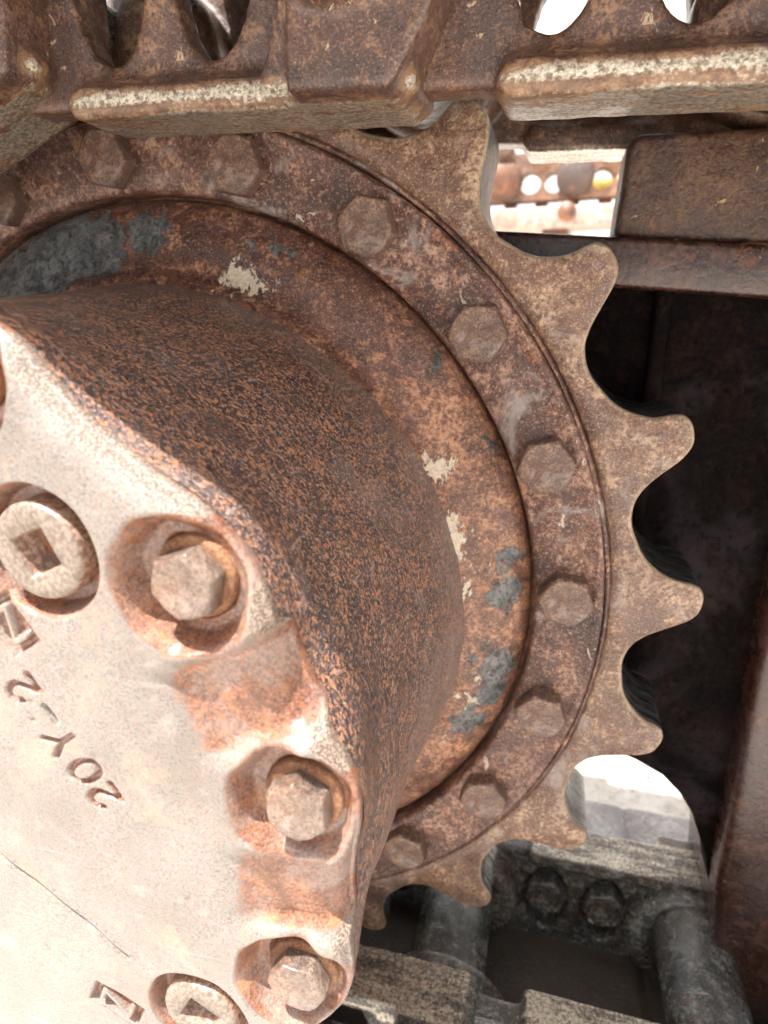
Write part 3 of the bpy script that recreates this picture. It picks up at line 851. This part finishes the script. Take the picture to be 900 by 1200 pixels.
# lower run: from right to left so that the outer side faces down
yb = lambda x: 1.240 + .012 * x
xb = [.003 + PT * i for i in range(0, 6)]
def flipz(me):
    m2 = me.copy(); m2.transform(Matrix.Scale(-1, 4, (0, 0, 1))); m2.flip_normals(); m2.update(); return m2
near_low, far_low = flipz(near_low), flipz(far_low)
shoe = flipz(shoe_low)
for i in range(5): place((xb[i], yb(xb[i])), (xb[i + 1], yb(xb[i + 1])), near_low, far_low, i, farlift=-.085, low=True)

# ------------------------------------------------------------------ TRACK FRAME at right
frame = empty('track_frame', P(1.6, .3, -.5), 'dark brown steel track frame beam and column filling the right edge behind the teeth', 'track frame')
pl = [(.80, -.80), (2.6, -.72), (2.6, 1.10), (1.60, 1.10), (1.505, 1.02), (1.487, .93), (1.46, .86), (1.43, .78), (1.385, .71), (1.33, .655), (1.25, .615), (1.15, .585), (1.02, .56), (.88, .52), (.80, .45)]
prism('back_plate', pl, -.42, -.30, M['near_black'], frame, .004)
prism('top_plate', [(.70, -.850), (2.6, -.675), (2.6, -.575), (.70, -.745)], -.46, -.215, M['frame'], frame, .003)
# column: rounded corner facing the sprocket
col = []
cor = [(2.6, -.20), (1.51, -.20)] + [(1.51 - .035 * math.sin(t), -.235 + .035 * math.cos(t)) for t in np.linspace(.15, PI / 2, 8)] + [(1.475, -.60), (2.6, -.60)]
v = []; f = []
levels = [(-.66, .03), (-.3, .02), (.1, .01), (.5, .015), (.9, .022), (1.3, .055), (1.52, .085)]
for y, off in levels:
    for (x, d) in cor: v.append(P(x + (off if x < 2 else 0), y, d))
m = len(cor)
for k in range(len(levels) - 1):
    for i in range(m):
        j = (i + 1) % m
        f.append((k * m + i, k * m + j, (k + 1) * m + j, (k + 1) * m + i))
f += [tuple(range(m)), tuple(range((len(levels) - 1) * m, len(levels) * m))[::-1]]
co_ = part('column', v, f, M['frame'], frame); fixn(co_.data)
# ribs and a motor housing inside the dark recess
box('rib', 1.15, 1.19, -.76, .55, -.30, -.262, M['near_black'], frame, .003)
lathe('motor_housing', [(.0, -.24), (.55, -.24), (.60, -.25), (.62, -.28), (.62, -.31)], M['near_black'], frame, 96)
# guide guard block
gd = empty('guide_guard', P(1.4, -.9, -.35), 'dark brown scuffed guard plate standing on the frame under the upper track at top right', 'guard')
prism('guard_plate', [(1.058, -1.000), (1.066, -1.016), (1.085, -1.021), (2.4, -.985), (2.4, -.700), (1.045, -.818)], -.42, -.245, M['guard'], gd, .005, 4)
prism('weld_bead', [(1.30, -.800), (1.60, -.772), (2.3, -.708), (2.3, -.690), (1.60, -.754), (1.30, -.782)], -.25, -.225, M['guard'], gd, .002)

# ------------------------------------------------------------------ blurred machine far behind
far = empty('distant_undercarriage', P(1.5, -2.4, -9.4), 'blurred brown undercarriage of another machine far behind the sprocket teeth', 'undercarriage')
M['farbrown'] = rust('far_brown', (.09, .06, .045), (.20, .13, .10), (.30, .22, .17), k=.15)
M['fardark'] = rust('far_dark', (.03, .022, .018), (.07, .045, .035), (.14, .10, .08), k=.2)
M['farpale'] = rust('far_pale', (.45, .36, .32), (.60, .50, .46), (.66, .58, .52), k=.2)
M['faryellow'] = rust('far_yellow', (.55, .42, .05), (.68, .55, .08), (.70, .6, .2), k=.2)
def holed(name, x0, x1, y0, y1, d0, d1, holes, mat, parent):
    """plate with square-grid circular holes"""
    cu = bpy.data.curves.new('c', 'CURVE'); cu.dimensions = '2D'; cu.fill_mode = 'BOTH'; cu.extrude = (d1 - d0) / 2 * S
    def spl(pts):
        sp = cu.splines.new('POLY'); sp.points.add(len(pts) - 1); sp.use_cyclic_u = True
        for p_, q in zip(sp.points, pts): p_.co = (q[0] * S, -q[1] * S, 0, 1)
    spl([(x0, y0), (x1, y0), (x1, y1), (x0, y1)])
    for (cx, cy, r) in holes: spl([(cx + r * math.cos(t), cy + r * math.sin(t)) for t in np.linspace(0, 2 * PI, 24, endpoint=False)])
    o = bpy.data.objects.new('c', cu); C.objects.link(o)
    me = bpy.data.meshes.new_from_object(o.evaluated_get(bpy.context.evaluated_depsgraph_get()))
    bpy.data.objects.remove(o)
    me.transform(Matrix.Rotation(R(90), 4, 'X')); me.transform(Matrix.Translation((0, -(d0 + d1) / 2 * S, H)))
    me.transform(Matrix.Translation(-origin(parent)))
    me.materials.clear(); me.materials.append(mat)
    return link(name, me, parent)
for i in range(9): lathe('roller', [(0.001, -9.02), (.20, -9.02), (.27, -9.06), (.27, -9.15), (.001, -9.15)], M['fardark'], far, 28, cx=.02 + i * 1.02, cy=-2.44)
for i in range(26): box('bolt_lug', -3.2 + i * .46, -3.02 + i * .46, -2.17, -2.05, -9.5, -9.2, M['fardark'], far, .004)
holes = []
for i in range(-4, 9):
    holes += [(.40 + i * 1.02, -2.40, .15), (.74 + i * 1.02, -2.39, .14)]
holed('side_plate', -3.5, 9, -2.80, -2.16, -9.4, -9.1, holes, M['farbrown'], far)
box('beam', -3.5, 9, -2.06, -1.78, -9.9, -9.0, M['farpale'], far, .01)
for i in range(12):
    lathe('roller', [(0.001, -9.0), (.10, -9.0), (.13, -9.02), (.13, -9.5), (.001, -9.5)], M['farbrown'], far, 24, cx=-1.5 + i * .5, cy=-2.90)
for i in range(4):
    box('support', -3 + i * 3.6, -2.6 + i * 3.6, -1.78, 1.56, -9.8, -9.3, M['farbrown'], far, .01)
box('panel', 1.30, 1.80, -2.50, -2.28, -9.9, -9.7, M['faryellow'], far, .01)
for i in range(5):
    lathe('bracket', [(0.001, -8.95), (.13, -8.95), (.13, -9.0)], M['farbrown'], far, 20, cx=.95 + i * 2.1, cy=-1.98)

wl = empty('added_backdrop', P(2, 1.5, -13), 'added white panelled backdrop giving the overexposed white far behind the upper track and the sprocket', 'backdrop')  # white backdrop added to supply the blown-out brightness behind everything
M['white'] = rust('white_panel', (.60, .60, .60), (.76, .76, .75), (.80, .80, .80), k=.06, orange=0.0)
for i in range(9):
    xa = -8 + i * 3.0
    box('panel', xa + .03, xa + 2.97, -11.0, 1.53, -13.4, -13.0 - .06 * (i % 2), M['white'], wl, .012)
    box('rib', xa - .08, xa + .02, -11.0, 1.53, -13.0, -12.88, M['white'], wl, .006)
